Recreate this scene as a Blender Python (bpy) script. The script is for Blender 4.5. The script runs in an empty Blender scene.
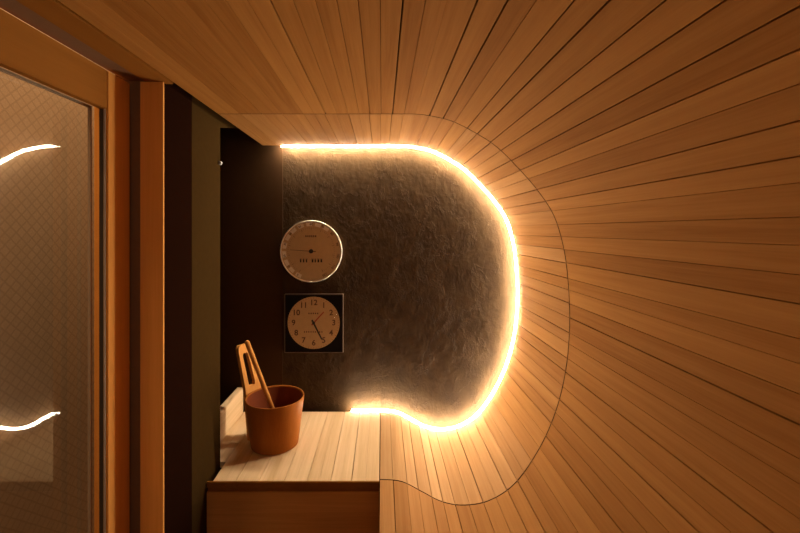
import bpy, bmesh, math, random
from mathutils import Vector, Matrix
random.seed(7)
sc = bpy.context.scene
COL = sc.collection
CZ = 1.6                      # camera height above the floor

# ------------------------------------------------------------------ camera, light, exposure
cam_d = bpy.data.cameras.new('camera'); cam = bpy.data.objects.new('camera', cam_d); COL.objects.link(cam)
cam.location = (0, 0, CZ); cam.rotation_euler = (math.pi/2, 0, 0)
cam_d.sensor_width = 36; cam_d.lens = 18.0
cam_d.shift_x = 18/800; cam_d.shift_y = -36.5/800
cam_d.clip_start = 0.02
sc.camera = cam
w = bpy.data.worlds.new('world'); sc.world = w; w.use_nodes = True
w.node_tree.nodes['Background'].inputs[0].default_value = (0.02, 0.012, 0.006, 1)
w.node_tree.nodes['Background'].inputs[1].default_value = 0.2
sc.view_settings.view_transform = 'Standard'; sc.view_settings.look = 'None'
sc.view_settings.gamma = 1; sc.view_settings.exposure = 0.0
sc.view_settings.use_curve_mapping = False
LED_STRENGTH = 355.0
LED_COLOR = (1.0, 0.88, 0.67)
REAR_STRENGTH = 75.0
ld = bpy.data.lights.new('washroom_ceiling_lamp', 'AREA'); ld.shape = 'RECTANGLE'; ld.size = 0.35; ld.size_y = 2.6
ld.energy = 85.0; ld.color = (1.0, 0.66, 0.37)
lo = bpy.data.objects.new('washroom_ceiling_lamp', ld); COL.objects.link(lo); lo.location = (-0.98, 1.0, CZ + 1.55)

YB, YS, YR = 1.667, 1.19, -1.45      # plaster wall, board seam, rear wall

# ------------------------------------------------------------------ materials
def mat(name):
    m = bpy.data.materials.new(name); m.use_nodes = True
    return m, m.node_tree, m.node_tree.nodes['Principled BSDF']
def simple(name, col, rough=0.6, metal=0.0, bump=0.0, scale=60, spec=0.5, coat=0.0):
    m, nt, b = mat(name)
    n = nt.nodes.new('ShaderNodeTexNoise'); n.inputs['Scale'].default_value = scale; n.inputs['Detail'].default_value = 4
    tc = nt.nodes.new('ShaderNodeTexCoord'); nt.links.new(tc.outputs['Object'], n.inputs['Vector'])
    mx = nt.nodes.new('ShaderNodeMix'); mx.data_type = 'RGBA'
    mx.inputs[6].default_value = (*[c*0.88 for c in col], 1); mx.inputs[7].default_value = (*[min(1, c*1.1) for c in col], 1)
    nt.links.new(n.outputs['Fac'], mx.inputs[0]); nt.links.new(mx.outputs[2], b.inputs['Base Color'])
    b.inputs['Roughness'].default_value = rough; b.inputs['Metallic'].default_value = metal
    b.inputs['Specular IOR Level'].default_value = spec
    b.inputs['Coat Weight'].default_value = coat
    if bump:
        bp = nt.nodes.new('ShaderNodeBump'); bp.inputs['Strength'].default_value = bump; bp.inputs['Distance'].default_value = 0.002
        nt.links.new(n.outputs['Fac'], bp.inputs['Height']); nt.links.new(bp.outputs['Normal'], b.inputs['Normal'])
    return m
def wood(name, axis='y', dark=(0.20, 0.061, 0.0035), light=(0.40, 0.155, 0.018), rough=0.85, spread=1.0, spec=0.03, pale=False):
    m, nt, b = mat(name); N = nt.nodes.new; L = nt.links.new
    tc = N('ShaderNodeTexCoord'); at = N('ShaderNodeAttribute'); at.attribute_name = 'tone'
    mul = N('ShaderNodeVectorMath'); mul.operation = 'SCALE'; mul.inputs[0].default_value = (13.1, 7.7, 11.3)
    L(at.outputs['Fac'], mul.inputs['Scale'])
    add = N('ShaderNodeVectorMath'); add.operation = 'ADD'; L(tc.outputs['Object'], add.inputs[0]); L(mul.outputs[0], add.inputs[1])
    mp = N('ShaderNodeMapping'); L(add.outputs[0], mp.inputs['Vector'])
    s = {'x': (1.2, 45, 45), 'y': (45, 1.2, 45), 'z': (45, 45, 1.2)}[axis]
    mp.inputs['Scale'].default_value = s
    n1 = N('ShaderNodeTexNoise'); n1.inputs['Scale'].default_value = 1.0; n1.inputs['Detail'].default_value = 5; n1.inputs['Roughness'].default_value = 0.6
    n1.inputs['Distortion'].default_value = 0.4
    L(mp.outputs[0], n1.inputs['Vector'])
    n2 = N('ShaderNodeTexNoise'); n2.inputs['Scale'].default_value = 7.0; n2.inputs['Detail'].default_value = 3
    L(mp.outputs[0], n2.inputs['Vector'])
    # grain value = .5*n1 + .2*n2 + tone
    a = N('ShaderNodeMath'); a.operation = 'MULTIPLY_ADD'; L(n1.outputs['Fac'], a.inputs[0]); a.inputs[1].default_value = 0.9; a.inputs[2].default_value = -0.12
    c = N('ShaderNodeMath'); c.operation = 'MULTIPLY_ADD'; L(n2.outputs['Fac'], c.inputs[0]); c.inputs[1].default_value = 0.35; L(a.outputs[0], c.inputs[2])
    t = N('ShaderNodeMath'); t.operation = 'MULTIPLY_ADD'; L(at.outputs['Fac'], t.inputs[0]); t.inputs[1].default_value = 0.55*spread; L(c.outputs[0], t.inputs[2])
    sb = N('ShaderNodeMath'); sb.operation = 'SUBTRACT'; L(t.outputs[0], sb.inputs[0]); sb.inputs[1].default_value = 0.27*spread
    cr = N('ShaderNodeValToRGB'); cr.color_ramp.elements[0].position = 0.05; cr.color_ramp.elements[0].color = (*dark, 1)
    cr.color_ramp.elements[1].position = 0.95; cr.color_ramp.elements[1].color = (*light, 1)
    L(sb.outputs[0], cr.inputs[0])
    if pale:                                              # mixes in a paler colour for boards round the seat
        ap = N('ShaderNodeAttribute'); ap.attribute_name = 'pale'
        cp = N('ShaderNodeValToRGB'); cp.color_ramp.elements[0].position = 0.05; cp.color_ramp.elements[0].color = (0.52, 0.32, 0.15, 1)
        cp.color_ramp.elements[1].position = 0.95; cp.color_ramp.elements[1].color = (0.86, 0.63, 0.39, 1)
        L(sb.outputs[0], cp.inputs[0]); mx = N('ShaderNodeMix'); mx.data_type = 'RGBA'
        L(ap.outputs['Fac'], mx.inputs[0]); L(cr.outputs[0], mx.inputs[6]); L(cp.outputs[0], mx.inputs[7]); L(mx.outputs[2], b.inputs['Base Color'])
    else: L(cr.outputs[0], b.inputs['Base Color'])
    b.inputs['Roughness'].default_value = rough; b.inputs['Specular IOR Level'].default_value = spec
    bp = N('ShaderNodeBump'); bp.inputs['Strength'].default_value = 0.25; bp.inputs['Distance'].default_value = 0.001
    L(n2.outputs['Fac'], bp.inputs['Height']); L(bp.outputs[0], b.inputs['Normal'])
    return m
def plaster():
    m, nt, b = mat('trowelled_plaster'); N = nt.nodes.new; L = nt.links.new
    tc = N('ShaderNodeTexCoord')
    warp = N('ShaderNodeTexNoise'); warp.inputs['Scale'].default_value = 5; warp.inputs['Detail'].default_value = 3
    L(tc.outputs['Object'], warp.inputs['Vector'])
    ad = N('ShaderNodeMix'); ad.data_type = 'RGBA'; ad.blend_type = 'ADD'; ad.inputs[0].default_value = 0.08
    L(tc.outputs['Object'], ad.inputs[6]); L(warp.outputs['Color'], ad.inputs[7])
    mp = N('ShaderNodeMapping'); mp.inputs['Scale'].default_value = (1.25, 1.0, 0.95); mp.inputs['Rotation'].default_value = (0, 0.3, 0)
    L(ad.outputs[2], mp.inputs['Vector'])
    n = N('ShaderNodeTexNoise'); n.inputs['Scale'].default_value = 16; n.inputs['Detail'].default_value = 10; n.inputs['Roughness'].default_value = 0.6
    n.inputs['Distortion'].default_value = 0.1
    L(mp.outputs[0], n.inputs['Vector'])
    # ridges: thin crests left by the trowel
    n2 = N('ShaderNodeTexNoise'); n2.inputs['Scale'].default_value = 5; n2.inputs['Detail'].default_value = 7; n2.inputs['Roughness'].default_value = 0.65; n2.inputs['Distortion'].default_value = 0.2
    L(mp.outputs[0], n2.inputs['Vector'])
    q = N('ShaderNodeMath'); q.operation = 'SUBTRACT'; L(n2.outputs['Fac'], q.inputs[0]); q.inputs[1].default_value = 0.5
    qa = N('ShaderNodeMath'); qa.operation = 'ABSOLUTE'; L(q.outputs[0], qa.inputs[0])
    r = N('ShaderNodeMapRange'); r.inputs[1].default_value = 0; r.inputs[2].default_value = 0.018; r.inputs[3].default_value = 0.15; r.inputs[4].default_value = 0
    L(qa.outputs[0], r.inputs[0])
    big = N('ShaderNodeTexNoise'); big.inputs['Scale'].default_value = 55; big.inputs['Detail'].default_value = 5
    L(mp.outputs[0], big.inputs['Vector'])
    s1 = N('ShaderNodeMath'); s1.operation = 'ADD'; L(n.outputs['Fac'], s1.inputs[0]); L(r.outputs[0], s1.inputs[1])
    s2 = N('ShaderNodeMath'); s2.operation = 'MULTIPLY_ADD'; L(big.outputs['Fac'], s2.inputs[0]); s2.inputs[1].default_value = 0.4; L(s1.outputs[0], s2.inputs[2])
    bp = N('ShaderNodeBump'); bp.inputs['Strength'].default_value = 0.7; bp.inputs['Distance'].default_value = 0.006
    L(s2.outputs[0], bp.inputs['Height']); L(bp.outputs[0], b.inputs['Normal'])
    cr = N('ShaderNodeValToRGB'); cr.color_ramp.elements[0].color = (0.032, 0.016, 0.006, 1); cr.color_ramp.elements[1].color = (0.052, 0.028, 0.011, 1)
    cr.color_ramp.elements[0].position = 0.35; cr.color_ramp.elements[1].position = 0.7
    L(n.outputs['Fac'], cr.inputs[0]); L(cr.outputs[0], b.inputs['Base Color'])
    b.inputs['Roughness'].default_value = 0.7; b.inputs['Specular IOR Level'].default_value = 0.08
    return m
def tiles():
    m, nt, b = mat('diamond_mosaic_tile'); N = nt.nodes.new; L = nt.links.new
    tc = N('ShaderNodeTexCoord')
    sp = N('ShaderNodeSeparateXYZ'); L(tc.outputs['Object'], sp.inputs[0])
    cb = N('ShaderNodeCombineXYZ'); L(sp.outputs['Y'], cb.inputs[0]); L(sp.outputs['Z'], cb.inputs[1])
    mp = N('ShaderNodeMapping'); mp.inputs['Rotation'].default_value = (0, 0, math.radians(45)); L(cb.outputs[0], mp.inputs['Vector'])
    br = N('ShaderNodeTexBrick'); br.offset = 0; br.inputs['Scale'].default_value = 1
    br.inputs['Brick Width'].default_value = 0.030; br.inputs['Row Height'].default_value = 0.030
    br.inputs['Mortar Size'].default_value = 0.003; br.inputs['Mortar Smooth'].default_value = 0.2
    br.inputs['Color1'].default_value = (0.44, 0.30, 0.19, 1); br.inputs['Color2'].default_value = (0.41, 0.28, 0.175, 1)
    br.inputs['Mortar'].default_value = (0.35, 0.235, 0.145, 1)
    L(mp.outputs[0], br.inputs['Vector']); L(br.outputs['Color'], b.inputs['Base Color'])
    b.inputs['Roughness'].default_value = 0.45
    return m
def glass(name, col=(1, 1, 1), base=0.05, gain=1.0):
    m = bpy.data.materials.new(name); m.use_nodes = True; nt = m.node_tree; nt.nodes.clear(); N = nt.nodes.new; L = nt.links.new
    o = N('ShaderNodeOutputMaterial'); t = N('ShaderNodeBsdfTransparent'); t.inputs[0].default_value = (*col, 1)
    g = N('ShaderNodeBsdfGlossy'); g.inputs['Roughness'].default_value = 0.02
    f = N('ShaderNodeFresnel'); f.inputs['IOR'].default_value = 1.5
    mm = N('ShaderNodeMath'); mm.operation = 'MULTIPLY'; mm.inputs[1].default_value = gain; L(f.outputs[0], mm.inputs[0])
    x = N('ShaderNodeMixShader'); L(mm.outputs[0], x.inputs[0]); L(t.outputs[0], x.inputs[1]); L(g.outputs[0], x.inputs[2]); L(x.outputs[0], o.inputs[0])
    return m
def emit(name, col, s):
    m = bpy.data.materials.new(name); m.use_nodes = True; nt = m.node_tree; nt.nodes.clear()
    o = nt.nodes.new('ShaderNodeOutputMaterial'); e = nt.nodes.new('ShaderNodeEmission')
    e.inputs[0].default_value = (*col, 1); e.inputs[1].default_value = s; nt.links.new(e.outputs[0], o.inputs[0])
    return m
M = dict(
    slat=wood('cladding_wood', 'y', spread=0.6, pale=True),
    front=wood('front_board_wood', 'x', dark=(0.40, 0.17, 0.04), light=(0.72, 0.36, 0.11), spread=0.4),
    frame_z=wood('door_wood_upright', 'z', dark=(0.52, 0.21, 0.04), light=(0.72, 0.33, 0.085), spread=0.4),
    frame_y_shaded=wood('door_wood_rail_shaded', 'y', dark=(0.20, 0.070, 0.010), light=(0.28, 0.11, 0.020), spread=0.4),  # same wood as the uprights; shade on the rail painted in as darker colour
    rear=wood('rear_wall_wood', 'z'),
    backing=simple('dark_gap_backing', (0.010, 0.004, 0.002), 1.0, spec=0.0),
    end_grain=simple('dark_end_grain', (0.03, 0.012, 0.005), 0.95, spec=0.0),  # board end faces, coloured dark so the seam line shows
    plaster=plaster(), tile=tiles(),
    dark=simple('near_black_board', (0.012, 0.004, 0.002), 1.0, spec=0.0),  # near-black brown for the niche, gaps and left wall strip
    olive=simple('olive_brown_plaster', (0.038, 0.020, 0.006), 1.0, bump=0.2, spec=0.0),
    dark_brown=simple('dark_brown_plaster', (0.05, 0.024, 0.010), 0.95, bump=0.3, scale=30, spec=0.05),
    wash_floor=simple('washroom_floor_stone', (0.30, 0.19, 0.11), 0.9, spec=0.1),
    floor=simple('floor_stone', (0.10, 0.075, 0.05), 0.7, bump=0.3, scale=20),
    rebate=simple('rebate_seal', (0.16, 0.075, 0.03), 0.8),
    bead=simple('glazing_seal', (0.30, 0.22, 0.15), 0.35),
    seal=simple('black_seal', (0.03, 0.02, 0.015), 0.5),
    glass=glass('door_glass', (0.94, 0.93, 0.90), gain=0.14),
    dial_glass=glass('dial_glass', gain=0.6),
    led=emit('led_light', LED_COLOR, LED_STRENGTH), led_rear=emit('rear_led_light', LED_COLOR, REAR_STRENGTH),
    chan=simple('led_channel', (0.5, 0.48, 0.45), 0.4, metal=0.8),
    bucket=wood('bucket_wood', 'z', dark=(0.26, 0.078, 0.010), light=(0.38, 0.125, 0.022), rough=0.55, spread=0.3),
    bucket_in=simple('bucket_liner', (0.17, 0.035, 0.008), 0.6, spec=0.15),
    ladle=wood('ladle_wood', 'z', dark=(0.45, 0.175, 0.035), light=(0.62, 0.28, 0.075), rough=0.45, spread=0.3),
    dial=simple('dial_ivory', (0.54, 0.38, 0.20), 0.6),
    dial_ring=simple('dial_pale_band', (0.80, 0.72, 0.58), 0.6),
    rim=simple('dial_rim_metal', (0.75, 0.68, 0.55), 0.3, metal=0.9),
    ink=simple('black_ink', (0.015, 0.012, 0.01), 0.6),
    brown_ink=simple('brown_ink', (0.10, 0.045, 0.02), 0.6),
    red_ink=simple('red_ink', (0.35, 0.06, 0.03), 0.6),
    black=simple('black_case', (0.006, 0.005, 0.006), 0.6, spec=0.1),
    steel=simple('clip_steel', (0.35, 0.33, 0.30), 0.5, metal=0.6),
)

# ------------------------------------------------------------------ helpers
PALE = [0.0]
def bx(bm, x0, x1, y0, y1, z0, z1, tone=None, bev=0.0):
    lp = bm.faces.layers.float.get('pale') or bm.faces.layers.float.new('pale')
    lay = bm.faces.layers.float.get('tone') or bm.faces.layers.float.new('tone')
    v = [bm.verts.new((x, y, z)) for z in (z0, z1) for y in (y0, y1) for x in (x0, x1)]
    t = random.random() if tone is None else tone
    for q in ((0, 2, 3, 1), (4, 5, 7, 6), (0, 1, 5, 4), (2, 6, 7, 3), (0, 4, 6, 2), (1, 3, 7, 5)):
        f = bm.faces.new([v[i] for i in q]); f[lay] = t; f[lp] = PALE[0]
    if bev:
        bmesh.ops.bevel(bm, geom=list({e for k in v for e in k.link_edges}), offset=bev, segments=2, affect='EDGES')
def obj(name, bm, m, parent=None, smooth=False, loc=None):
    me = bpy.data.meshes.new(name)
    if loc is not None:
        bmesh.ops.translate(bm, verts=bm.verts, vec=-Vector(loc))
    bmesh.ops.recalc_face_normals(bm, faces=bm.faces)
    bm.to_mesh(me); bm.free(); me.materials.append(m)
    if smooth:
        for p in me.polygons: p.use_smooth = True
    o = bpy.data.objects.new(name, me); COL.objects.link(o)
    if loc is not None: o.location = loc
    if parent is not None:
        o.parent = parent
        if loc is None: o.matrix_parent_inverse = Matrix.Translation(-parent.location)
        else: o.location = Vector(loc) - parent.location
    return o
def struct(o): o['kind'] = 'structure'; return o
def box(name, m, *a, parent=None, bev=0.0, st=True):
    bm = bmesh.new(); bx(bm, *a, bev=bev)
    o = obj(name, bm, m, parent)
    if parent is None and st: struct(o)
    return o
def empty(name, loc, label=None, cat=None, group=None):
    o = bpy.data.objects.new(name, None); COL.objects.link(o); o.location = loc; o.empty_display_size = 0.05
    if label: o['label'] = label; o['category'] = cat
    if group: o['group'] = group
    return o

# ------------------------------------------------------------------ tunnel profile (x, z) seen from the front, as built
raw = [(33,116),(52,113.4),(72,108),(97,95),(116,82),(137,61),(156,39),(172,14),(182,-20),(186.5,-58),(187.5,-97),(184,-138),(174.7,-178),
       (158.5,-216),(134,-252),(108,-270),(82,-275),(60,-271.5),(40,-261.5),(20,-251.5),(-2,-249.3)]
PR = [Vector((x/336.0, z/336.0)) for x, z in raw]
ZC = 116/336.0; ZBN = -249.3/336.0            # ceiling and bench, relative to the camera
XL = -0.4875
def catmull(P, n=14):
    out = []
    Q = [P[0] + Vector((-0.08, 0))] + P + [P[-1] + Vector((-0.08, 0))]
    for i in range(1, len(Q) - 2):
        for k in range(n):
            t = k/n; a, b, c, d = Q[i-1:i+3]
            out.append(0.5*((2*b) + (c-a)*t + (2*a-5*b+4*c-d)*t*t + (3*b-a-3*c+d)*t**3))
    out.append(P[-1].copy()); return out
CUR = catmull(PR)
SL = [0.0]
for i in range(1, len(CUR)): SL.append(SL[-1] + (CUR[i]-CUR[i-1]).length)
LEN = SL[-1]
def pt(s, off=0.0):
    """point on the curved part at arc length s, pushed outwards by off (s<0: ceiling, s>LEN: seat)"""
    if s <= 0: p = CUR[0] + Vector((s, 0)); n = Vector((0, 1))
    elif s >= LEN: p = CUR[-1] + Vector((-(s-LEN), 0)); n = Vector((0, -1))
    else:
        j = next(k for k in range(1, len(SL)) if SL[k] >= s)
        t = (s-SL[j-1])/max(1e-9, SL[j]-SL[j-1]); p = CUR[j-1].lerp(CUR[j], t)
        d = (CUR[min(len(CUR)-1, j+3)]-CUR[max(0, j-4)]).normalized(); n = Vector((-d.y, d.x))
        # travelling clockwise: outward is the left-hand normal
    return p + n*off
def slat(bm, s0, s1, y0, y1, tone, th=0.016):
    lp = bm.faces.layers.float.get('pale') or bm.faces.layers.float.new('pale')
    lay = bm.faces.layers.float.get('tone') or bm.faces.layers.float.new('tone')
    n = 1 if (s1 <= 0 or s0 >= LEN) else 3
    ch = 0.0006
    ss = [s0 + (s1-s0)*k/n for k in range(n+1)]
    ins = [pt(s0, ch)] + [pt(s0+ch)] + [pt(s) for s in ss[1:-1]] + [pt(s1-ch)] + [pt(s1, ch)]
    poly = ins + [pt(s1, th), pt(s0, th)]
    r0 = [bm.verts.new((p.x, y0, CZ+p.y)) for p in poly]; r1 = [bm.verts.new((p.x, y1, CZ+p.y)) for p in poly]
    k = len(poly)
    for i in range(k):
        f = bm.faces.new((r0[i], r0[(i+1) % k], r1[(i+1) % k], r1[i])); f[lay] = tone; f[lp] = PALE[0]
    f = bm.faces.new(list(reversed(r0))); f[lay] = tone; f[lp] = PALE[0]; f.material_index = 1
    f = bm.faces.new(r1); f[lay] = tone; f[lp] = PALE[0]; f.material_index = 1
def boards(sa, sb, pitch, jitter=0.12):
    """board limits from sa to sb"""
    n = max(1, round((sb-sa)/pitch)); e = [sa]
    for i in range(1, n): e.append(sa + (sb-sa)*i/n + random.uniform(-jitter, jitter)*pitch)
    e.append(sb); return e
CX = raw[0][0]/336.0
def clad(bm, edges, y0, y1, shift=0.0):
    gaps = [random.choice((0.0007, 0.0009, 0.0012, 0.0018, 0.0026)) for _ in edges]
    for i in range(len(edges)-1):
        t = random.random()**1.2
        u = (edges[i]/LEN-0.66)/0.34                        # back row only: the boards turn paler towards the seat
        PALE[0] = 0.13 + 0.38*max(0, min(1, u))+random.uniform(-.04, .04) if y0 > 1 else 0.08+0.12*max(0, min(1, u))
        a, b = edges[i]+shift+gaps[i]/2, edges[i+1]+shift-gaps[i+1]/2
        if i == 0: a = edges[0]
        if i == len(edges)-2: b = edges[-1]
        if b-a > 0.055:                                   # wide board: shallow groove down its middle
            mid = (a+b)/2
            slat(bm, a, mid-0.0004, y0, y1, t); slat(bm, mid+0.0004, b, y0, y1, min(1, t+random.uniform(-.12, .12)))
        else: slat(bm, a, b, y0, y1, t)
YE = YB - 0.034
seam = 0.0019
# ceiling: flat run from the left edge to the start of the bend
bm = bmesh.new()
ec = [-(CX - XL)] + [x - CX for x in (-0.424, -0.357, -0.297, -0.235, -0.168, -0.100, -0.036, 0.0316)] + [0.0]
clad(bm, ec, YR+0.024, YS-seam); ecb = [ec[0]] + [e + random.uniform(-.004, .004) for e in ec[1:-1]] + [0.0]
clad(bm, ecb, YS+seam, YE)
struct(obj('ceiling', bm, M['slat'])).data.materials.append(M['end_grain'])
# bent wall on the right
S_END = LEN
bm = bmesh.new()
er = boards(0.0, S_END, 0.0405)
clad(bm, er, YR+0.024, YS-seam)
erb = [0.0] + [e + random.uniform(-.0015, .0015) for e in er[1:-1]] + [S_END]
clad(bm, erb, YS+seam, YE)
struct(obj('wall_right', bm, M['slat'])).data.materials.append(M['end_grain'])
# dark backing behind the boards, seen through the gaps
bm = bmesh.new()
ss = [-(CX-XL)+0.001] + [LEN*k/90 for k in range(91)] 
for y0, y1 in ((YR, YB-0.0005),):
    a = [bm.verts.new((pt(s, .0165).x, y0, CZ+pt(s, .0165).y)) for s in ss]; b = [bm.verts.new((pt(s, .0165).x, y1, CZ+pt(s, .0165).y)) for s in ss]
    c = [bm.verts.new((pt(s, .03).x, y0, CZ+pt(s, .03).y)) for s in ss]; d = [bm.verts.new((pt(s, .03).x, y1, CZ+pt(s, .03).y)) for s in ss]
    for i in range(len(ss)-1):
        bm.faces.new((a[i], a[i+1], b[i+1], b[i])); bm.faces.new((c[i], d[i], d[i+1], c[i+1]))
        bm.faces.new((a[i], c[i], c[i+1], a[i+1])); bm.faces.new((b[i], b[i+1], d[i+1], d[i]))
    bm.faces.new((a[0], b[0], d[0], c[0])); bm.faces.new((a[-1], c[-1], d[-1], b[-1]))
struct(obj('wall_backing', bm, M['backing']))
X0 = PR[-1].x                                       # left edge of the curved platform

# ------------------------------------------------------------------ room shell
box('wall_back', M['plaster'], -0.95, 0.75, YB, YB+0.08, 0, CZ+0.62)
box('wall_back_left', M['dark_brown'], -0.76, -0.4130, YB-0.003, YB-0.0002, 0, CZ+0.55)
box('wall_rear', M['rear'], -0.70, 0.75, YR-0.05, YR-0.002, 0, CZ+0.42)
box('floor', M['floor'], -0.66, 0.75, YR, YB, -0.04, 0)
box('wall_platform', M['front'], X0, X0+0.02, YR, YS-0.012, 0, CZ+ZBN-0.0165)
box('wall_left', M['dark'], -0.57, -0.5115, 0.9505, 1.0765, 0, CZ+0.55)
box('wall_left_edge', M['dark'], -0.551, -0.5095, 0.9355, 0.950, 0, CZ+ZC-0.001)
box('wall_partition', M['olive'], -0.57, -0.517, 1.077, 1.278, 0, CZ+0.55)
box('wall_niche', M['dark'], -0.80, -0.76, 1.20, YB, 0, CZ+0.55)
box('wall_niche_front', M['dark'], -0.76, -0.5705, 1.20, 1.24, 0, CZ+0.55)
box('ceiling_niche', M['dark'], -0.80, XL-0.001, 0.95, YB, CZ+0.55, CZ+0.58)
bm = bmesh.new(); bx(bm, -0.565, -0.517, 1.2785, 1.440, CZ+0.327, CZ+0.549)
for v in bm.verts:
    if v.co.z < CZ+0.4 and v.co.y > 1.4: v.co.z = CZ+0.367
struct(obj('trim_1', bm, M['olive']))
box('trim_2', M['dark'], XL-0.014, XL-0.0015, 1.3005, YB, CZ+ZC+0.012, CZ+0.549)
box('wall_left_rear', M['frame_z'], -0.66, -0.586, YR, -0.56, 0, CZ+ZC)

# glazed door in the left wall
D0, D1 = -0.50, 0.93
door = empty('door_1', (-0.62, D0, 0)); door['kind'] = 'structure'
bm = bmesh.new()
zt = CZ+ZC-0.004
for (xa, xb, w_) in ((-0.604, -0.586, 0.075), (-0.66, -0.6041, 0.014)):
    bx(bm, xa, xb, D1-w_, D1, 0.006, zt, 0.4, bev=0.0015); bx(bm, xa, xb, D0, D0+w_, 0.006, zt, 0.6, bev=0.0015)
obj('door_stile', bm, M['frame_z'], door)
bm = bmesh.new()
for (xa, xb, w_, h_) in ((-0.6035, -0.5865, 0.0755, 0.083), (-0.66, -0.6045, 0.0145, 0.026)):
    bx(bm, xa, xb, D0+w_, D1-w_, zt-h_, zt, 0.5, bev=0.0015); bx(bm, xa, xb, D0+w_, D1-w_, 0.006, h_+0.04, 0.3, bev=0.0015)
obj('door_rail', bm, M['frame_y_shaded'], door)
def ring(name, m, xa, xb, w, inset):
    bm = bmesh.new(); y0, y1, z0, z1 = D0+0.0755+inset, D1-0.0755-inset, 0.1205+inset, CZ+0.2615-inset
    bx(bm, xa, xb, y0, y0+w, z0, z1); bx(bm, xa, xb, y1-w, y1, z0, z1)
    bx(bm, xa, xb, y0+w, y1-w, z0, z0+w); bx(bm, xa, xb, y0+w, y1-w, z1-w, z1)
    return obj(name, bm, m, door)
ring('glazing_bead', M['bead'], -0.5930, -0.5900, 0.003, 0)
ring('glazing_seal', M['seal'], -0.6020, -0.5935, 0.003, 0)
ring('glazing_strip', M['bead'], -0.6290, -0.6225, 0.004, -0.004)
bm = bmesh.new(); bx(bm, -0.637, -0.6295, D0+0.016, D1-0.016, 0.07, CZ+0.313)
obj('glass_pane', bm, M['glass'], door)
bm = bmesh.new()
bx(bm, -0.66, -0.5525, D1+0.0056, D1+0.019, 0, CZ+ZC+0.0035); bx(bm, -0.60, -0.5525, D0, D1+0.019, CZ+ZC+0.004, CZ+ZC+0.02)
obj('door_rebate', bm, M['rebate'], door)
bm = bmesh.new(); bx(bm, -0.562, -0.509, D1, 0.935, 0, CZ+ZC-0.0005, 0.6)
obj('door_post', bm, M['frame_z'], door)
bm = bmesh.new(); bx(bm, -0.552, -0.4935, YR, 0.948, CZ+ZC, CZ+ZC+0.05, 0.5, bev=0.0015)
obj('door_head', bm, M['frame_y_shaded'], door)
box('trim_3', M['dark'], -0.493, XL-0.0005, YR, 0.948, CZ+ZC+0.010, CZ+ZC+0.04)

# washroom beyond the glass
box('wall_washroom', M['tile'], -1.35, -1.30, -2.0, 3.2, 0, CZ+1.7)
box('wall_washroom_end', M['tile'], -1.30, -0.77, 3.15, 3.2, 0, CZ+1.7)
box('floor_washroom', M['wash_floor'], -1.30, -0.67, -2.0, 3.15, -0.04, 0)

# ------------------------------------------------------------------ bench
PALE[0] = 0.95
ben = empty('bench', (-0.26, 1.43, 0), 'pale slatted wooden bench with a darker boxed front below the clock', 'bench')
YF = YS - 0.012
bm = bmesh.new()
eb = [-0.565, -0.50, -0.432, -0.3635, -0.289, -0.2215, -0.152, -0.090, X0-0.0015]
for i in range(len(eb)-1):
    g = random.choice((0.0012, 0.0018, 0.0026)); t = 0.25+0.6*random.random()
    y0 = YF+0.0055
    for a, b in ((eb[i]+g/2, (eb[i]+eb[i+1])/2-0.0003), ((eb[i]+eb[i+1])/2+0.0003, eb[i+1]-g/2)):
        if a < -0.517 < b: 
            bx(bm, a, b, 1.28, YE, CZ+ZBN-0.018, CZ+ZBN, t); 
        elif b <= -0.517: bx(bm, a, b, 1.28, YE, CZ+ZBN-0.018, CZ+ZBN, t)
        else: bx(bm, max(a, -0.516), b, y0, YE, CZ+ZBN-0.018, CZ+ZBN, t)
obj('seat', bm, M['slat'], ben)
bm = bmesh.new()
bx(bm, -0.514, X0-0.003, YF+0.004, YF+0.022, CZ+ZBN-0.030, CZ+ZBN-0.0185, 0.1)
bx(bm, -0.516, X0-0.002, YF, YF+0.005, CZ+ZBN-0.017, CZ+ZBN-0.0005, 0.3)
obj('fascia_strip', bm, M['frame_y_shaded'], ben)  # fascia along the seat edge, in dark wood
PALE[0] = 0.0
bm = bmesh.new()
z = CZ+ZBN-0.0305
for h in (0.20, 0.20, 0.0):
    z1 = z-h if h else 0.002
    bx(bm, -0.516, X0-0.002, YF, YF+0.02, z1+0.0006, z, 0.3+0.3*random.random()); z = z1
obj('front_panel', bm, M['front'], ben)
bm = bmesh.new(); bx(bm, -0.516, -0.498, YF+0.021, 1.66, 0.002, CZ+ZBN-0.0305)
obj('side_panel', bm, M['front'], ben)
bm = bmesh.new()
PALE[0] = 0.9
bx(bm, -0.592, -0.566, 1.281, YE, CZ+ZBN-0.018, CZ+ZBN+0.100, 0.7, bev=0.002)
obj('end_upstand', bm, M['slat'], ben)
PALE[0] = 0.0

# ------------------------------------------------------------------ LED strips
def led(name, y, sA, sB, m, label, inset=0.012):
    e = empty(name, (0.3, y, CZ), label, 'light strip', None)
    def path(off): 
        n = 160; return [pt(sA+(sB-sA)*k/n, -off) for k in range(n+1)]
    def tube(nm, off, r, mm, yy):
        P = path(off); bm = bmesh.new(); rings = []
        for i, p in enumerate(P):
            d = (P[min(i+1, len(P)-1)]-P[max(i-1, 0)]).normalized(); nn = Vector((-d.y, d.x))
            rings.append([bm.verts.new((p.x+nn.x*r*math.cos(a), yy+r*math.sin(a), CZ+p.y+nn.y*r*math.cos(a))) for a in [math.tau*k/8 for k in range(8)]])
        for a, b in zip(rings, rings[1:]):
            for k in range(8): bm.faces.new((a[k], a[(k+1) % 8], b[(k+1) % 8], b[k]))
        bm.faces.new(rings[0]); bm.faces.new(list(reversed(rings[-1])))
        return obj(nm, bm, mm, e, smooth=True)
    tube('diffuser', 0.0017, 0.0040, m, y)
    return e
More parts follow.
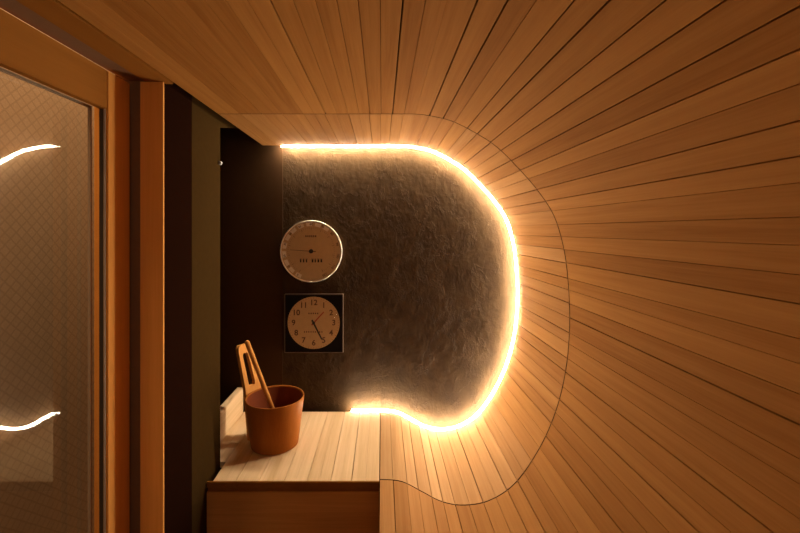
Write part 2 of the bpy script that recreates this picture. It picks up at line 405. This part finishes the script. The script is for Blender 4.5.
led('led_light_strip', YB-0.025, -(CX+0.4125), LEN+(X0+0.125), M['led'], 'glowing warm white light strip curving around the plaster wall')
led('led_light_strip', YR+0.014, -(CX+0.4125), LEN, M['led_rear'], 'glowing warm light strip on the rear wall behind the viewer')

# ------------------------------------------------------------------ round and text helpers
def lathe(prof, loc, seg=64, axis='z'):
    bm = bmesh.new(); rings = []
    for r, h in prof:
        if r < 1e-6: rings.append([bm.verts.new((0, 0, h))])
        else: rings.append([bm.verts.new((r*math.cos(math.tau*k/seg), r*math.sin(math.tau*k/seg), h)) for k in range(seg)])
    for a, b in zip(rings, rings[1:]):
        for k in range(seg):
            k2 = (k+1) % seg
            if len(a) == 1 and len(b) == 1: break
            if len(a) == 1: bm.faces.new((a[0], b[k], b[k2]))
            elif len(b) == 1: bm.faces.new((a[k], a[k2], b[0]))
            else: bm.faces.new((a[k], a[k2], b[k2], b[k]))
    if axis == '-y': bmesh.ops.rotate(bm, verts=bm.verts, matrix=Matrix.Rotation(math.pi/2, 3, 'X'))
    bmesh.ops.translate(bm, verts=bm.verts, vec=loc)
    return bm
def add_text(bm, s, x, y, z, size, rot=0.0, ext=0.0003):
    """upright text facing -y centred at (x,y,z)"""
    cu = bpy.data.curves.new('t', 'FONT'); cu.body = s; cu.size = size; cu.extrude = ext; cu.align_x = 'CENTER'; cu.align_y = 'CENTER'
    cu.resolution_u = 3; cu.offset = size*0.022
    o = bpy.data.objects.new('t', cu); COL.objects.link(o); bpy.context.view_layer.update()
    me = bpy.data.meshes.new_from_object(o)
    me.transform(Matrix.Translation((x, y, z)) @ Matrix.Rotation(math.pi/2, 4, 'X') @ Matrix.Rotation(rot, 4, 'Z'))
    bm.from_mesh(me); bpy.data.objects.remove(o); bpy.data.curves.remove(cu); bpy.data.meshes.remove(me)
def bar(bm, x, y, z, ang, r0, r1, w0, w1, th=0.0004):
    """flat bar on a dial; ang clockwise from 12 o'clock"""
    d = Vector((math.sin(ang), 0, math.cos(ang))); n = Vector((math.cos(ang), 0, -math.sin(ang))); c = Vector((x, y, z))
    q = [c+d*r0-n*w0, c+d*r0+n*w0, c+d*r1+n*w1, c+d*r1-n*w1]
    a = [bm.verts.new(p) for p in q]; b = [bm.verts.new(p+Vector((0, -th, 0))) for p in q]
    bm.faces.new(a); bm.faces.new(list(reversed(b)))
    for i in range(4): bm.faces.new((a[i], b[i], b[(i+1) % 4], a[(i+1) % 4]))

# thermometer
S = YB/400
tx, tz = (312-382)*S, CZ+(230-251)*S
th = empty('thermometer', (tx, YB, tz), 'round ivory dial thermometer with a pale rim, hanging above the square clock', 'thermometer')
obj('case', lathe([(0, 0), (.1265, 0), (.128, .004), (.128, .020), (.1265, .024), (.1245, .024), (.1230, .021), (.1230, .0165), (0, .0165)], (tx, YB-0.0005, tz), 96, '-y'), M['rim'], th, True)
yd = YB-0.0175
obj('dial', lathe([(0, 0), (.1225, 0), (.1225, .0008), (0, .0008)], (tx, yd, tz), 96, '-y'), M['dial'], th)
yd -= 0.001
bm = bmesh.new()
for k in range(11):
    a = math.radians(208 + k*18.5); bar(bm, tx, yd, tz, a, .1035, .119, .0115, .0135, .0003)
obj('pale_blocks', bm, M['dial_ring'], th)  # pale blocks round the left of the dial
bm = bmesh.new()
for k in range(61):
    a = math.radians(-150 + 300*k/60); L_ = .010 if k % 5 == 0 else .005
    bar(bm, tx, yd, tz, a, .098-L_, .098, .0007 if k % 5 == 0 else .0004, .0007 if k % 5 == 0 else .0004)
for k in range(13):
    a = math.radians(-150+25*k)
    if k >= 6: add_text(bm, str(k*10), tx+.111*math.sin(a), yd-.0004, tz+.111*math.cos(a), .0135, -a)
    else: add_text(bm, str(k*10), tx+.111*math.sin(a), yd-.0008, tz+.111*math.cos(a), .0115, -a)
obj('scale_marks', bm, M['brown_ink'], th)
bm = bmesh.new()
for k, wd in enumerate((3, 3, 3, 0, 4, 3, 4, 4)):      # short line of lettering, too small to read in the picture
    if wd: bx(bm, tx-.046+.012*k, tx-.046+.012*k+.0018*wd, yd-.0006, yd, tz-.046, tz-.034)
    if wd: bx(bm, tx-.046+.012*k-.001, tx-.046+.012*k+.0018*wd+.001, yd-.0006, yd, tz-.033, tz-.031)
obj('lettering', bm, M['ink'], th)
bm = bmesh.new(); 
for k in range(6): bx(bm, tx-.024+.008*k, tx-.019+.008*k, yd-.0006, yd, tz+.058, tz+.066)
obj('small_lettering', bm, M['brown_ink'], th)
bm = bmesh.new(); bar(bm, tx, yd-.0035, tz, math.radians(-86), -.02, .088, .0014, .0006, .0008)
obj('needle', bm, M['ink'], th)
obj('hub', lathe([(0, 0), (.009, 0), (.009, .004), (.006, .0048), (0, .005)], (tx, yd+.0005, tz), 32, '-y'), M['ink'], th, True)
obj('dial_glass', lathe([(.1225-.0, .0), (.11, .0042), (.09, .0092), (.06, .0143), (.03, .0172), (0, .0182)], (tx, YB-.0235, tz), 96, '-y'), M['dial_glass'], th, True)

# clock
cx, cz = (314.5-382)*S, CZ+(230-322.5)*S
ck = empty('wall_clock', (cx, YB, cz), 'square black wall clock with a round ivory face of brown numerals, under the thermometer', 'clock')
hw = .121
bm = bmesh.new(); bx(bm, cx-hw+.003, cx+hw-.003, YB-.018, YB-.0005, cz-hw+.003, cz+hw-.003)
obj('case', bm, M['black'], ck)
bm = bmesh.new()
for a in ((cx-hw, cx-hw+.003, cz-hw, cz+hw), (cx+hw-.003, cx+hw, cz-hw, cz+hw), (cx-hw+.003, cx+hw-.003, cz-hw, cz-hw+.003), (cx-hw+.003, cx+hw-.003, cz+hw-.003, cz+hw)):
    bx(bm, a[0], a[1], YB-.020, YB-.0005, a[2], a[3])
obj('frame', bm, simple('clock_edge', (0.10, 0.065, 0.04), 0.4), ck)
yd = YB-.0185
fz = cz+.003
obj('dial', lathe([(0, 0), (.1075, 0), (.1075, .0008), (0, .0008)], (cx, yd, fz), 96, '-y'), M['dial'], ck)
yd -= .001
bm = bmesh.new()
for h in range(1, 13):
    a = math.radians(30*h); add_text(bm, str(h), cx+.083*math.sin(a), yd-.0004, fz+.083*math.cos(a), .032)
for k in range(60):
    a = math.radians(6*k); bar(bm, cx, yd, fz, a, .1005, .1045, .0007 if k % 5 == 0 else .0004, .0007 if k % 5 == 0 else .0004)
obj('numerals', bm, M['brown_ink'], ck)
bm = bmesh.new(); 
for k in range(5): bx(bm, cx-.022+.009*k, cx-.017+.009*k, yd-.0005, yd, fz+.036, fz+.042)
obj('lettering', bm, M['brown_ink'], ck); bm = bmesh.new()
for k in range(9): bx(bm, cx-.040+.009*k, cx-.036+.009*k, yd-.0005, yd, fz-.040, fz-.034)
obj('lettering', bm, M['brown_ink'], ck)
bm = bmesh.new(); bar(bm, cx, yd-.002, fz, math.radians(42.5), -.012, .062, .0028, .0022, .0006)
obj('hour_hand', bm, M['red_ink'], ck)
bm = bmesh.new(); bar(bm, cx, yd-.0035, fz, math.radians(153), -.014, .076, .0036, .0028, .0006)
obj('minute_hand', bm, M['ink'], ck)
obj('hub', lathe([(0, 0), (.006, 0), (.006, .005), (0, .005)], (cx, yd+.0003, fz), 24, '-y'), M['ink'], ck)
obj('clock_glass', lathe([(.1085, 0), (.09, .0035), (.06, .0065), (.03, .0082), (0, .009)], (cx, YB-.0205, fz), 96, '-y'), M['dial_glass'], ck, True)

# ------------------------------------------------------------------ bucket
bxx, byy, bzz = -0.372, 1.390, CZ+ZBN
bk = empty('sauna_bucket', (bxx, byy, bzz), 'orange brown wooden bucket with one tall slotted handle standing on the bench', 'bucket')
H = .165; R0, R1 = .080, .1008
obj('body', lathe([(0, .001), (R0-.004, .001), (R0, .004), (R1-.0008, H-.002), (R1-.0015, H), (R1-.0045, H), (R1-.006, H-.002), (R0-.006, .012), (0, .012)], (bxx, byy, bzz), 96), M['bucket'], bk, True)
obj('liner', lathe([(R1-.0062, H-.004), (R0-.0058, .0135), (0, .0135), (0, .0125), (R0-.0068, .0125), (R1-.0072, H-.004)], (bxx, byy, bzz), 96), M['bucket_in'], bk, True)
# handle stave with a slot: board in (t tangential, h up, n outward) coordinates
th_ = math.radians(152); rad = Vector((math.cos(th_), math.sin(th_), 0)); tan = Vector((-math.sin(th_), math.cos(th_), 0))
def stave_outline():
    out = [(-.036, -.16), (.036, -.16), (.036, 0.0), (.034, .02), (.027, .135), (.024, .150), (.016, .157), (-.016, .157), (-.024, .150), (-.027, .135), (-.034, .02), (-.036, 0.0)]
    hole = [(-.015, .028), (-.010, .018), (.010, .018), (.015, .028), (.0125, .122), (.008, .129), (-.008, .129), (-.0125, .122)]
    return out, hole
def stave(thick=.014):
    out, hole = stave_outline(); bm = bmesh.new()
    lean_in = (R1-R0)/H; 
    def P(t, h, side):
        base = R1-.001 + (lean_in*h if h < 0 else .34*h) - (0.0 if h < 0 else 0)
        r = base + (thick if side else 0)
        return Vector((bxx, byy, bzz+H)) + rad*r + tan*t + Vector((0, 0, h))
    def loops(side):
        return [bm.verts.new(P(t, h, side)) for t, h in out], [bm.verts.new(P(t, h, side)) for t, h in hole]
    o0, h0 = loops(0); o1, h1 = loops(1)
    for o_, h_ in ((o0, h0), (o1, h1)):
        E = [bm.edges.new((o_[i], o_[(i+1) % len(o_)])) for i in range(len(o_))] + [bm.edges.new((h_[i], h_[(i+1) % len(h_)])) for i in range(len(h_))]
        bmesh.ops.triangle_fill(bm, edges=E, use_beauty=True)
    for A, B in ((o0, o1), (h0, h1)):
        for i in range(len(A)):
            j = (i+1) % len(A); bm.faces.new((A[i], A[j], B[j], B[i]))
    return bm
# keep the foot of the stave outside the wall of the bucket
obj('handle', stave(), M['ladle'], bk)

# ladle leaning in the bucket
A = Vector((-0.466, 1.375, CZ-0.380)); Cc = Vector((-0.348, 1.352, CZ-0.662))
ldl = empty('ladle', Cc, 'slim wooden ladle leaning in the bucket against its handle', 'ladle')
def stick(P0, P1, r0, r1, seg=16):
    bm = bmesh.new(); d = (P1-P0).normalized(); u = d.orthogonal().normalized(); v = d.cross(u); rings = []
    for t, k in ((0, .55), (.012, .92), (.04, 1), (.5, 1), (1, 1)):
        r = (r0+(r1-r0)*t)*k; c = P0.lerp(P1, t)
        rings.append([bm.verts.new(c+u*r*math.cos(math.tau*i/seg)+v*r*math.sin(math.tau*i/seg)) for i in range(seg)])
    for a, b in zip(rings, rings[1:]):
        for k in range(seg): bm.faces.new((a[k], a[(k+1) % seg], b[(k+1) % seg], b[k]))
    bm.faces.new(rings[0]); bm.faces.new(list(reversed(rings[-1])))
    return bm
obj('handle', stick(A, Cc, .0085, .0075), M['ladle'], ldl, True)
obj('bowl', lathe([(0, -.018), (.016, -.017), (.027, -.009), (.031, .006), (.029, .006), (.025, -.007), (.015, -.014), (0, -.015)], Cc+Vector((.004, .010, .004)), 32), M['ladle'], ldl, True)

# small clip on the partition edge
cl = bmesh.new()
bx(cl, -0.5165, -0.508, 1.262, 1.274, CZ+.2085, CZ+.2165, bev=0.001)
bx(cl, -0.5168, -0.512, 1.262, 1.2765, CZ+.207, CZ+.218, bev=0.001)
o = obj('wall_clip', cl, M['steel']); o['label'] = 'tiny metal clip on the edge of the olive partition'; o['category'] = 'clip'
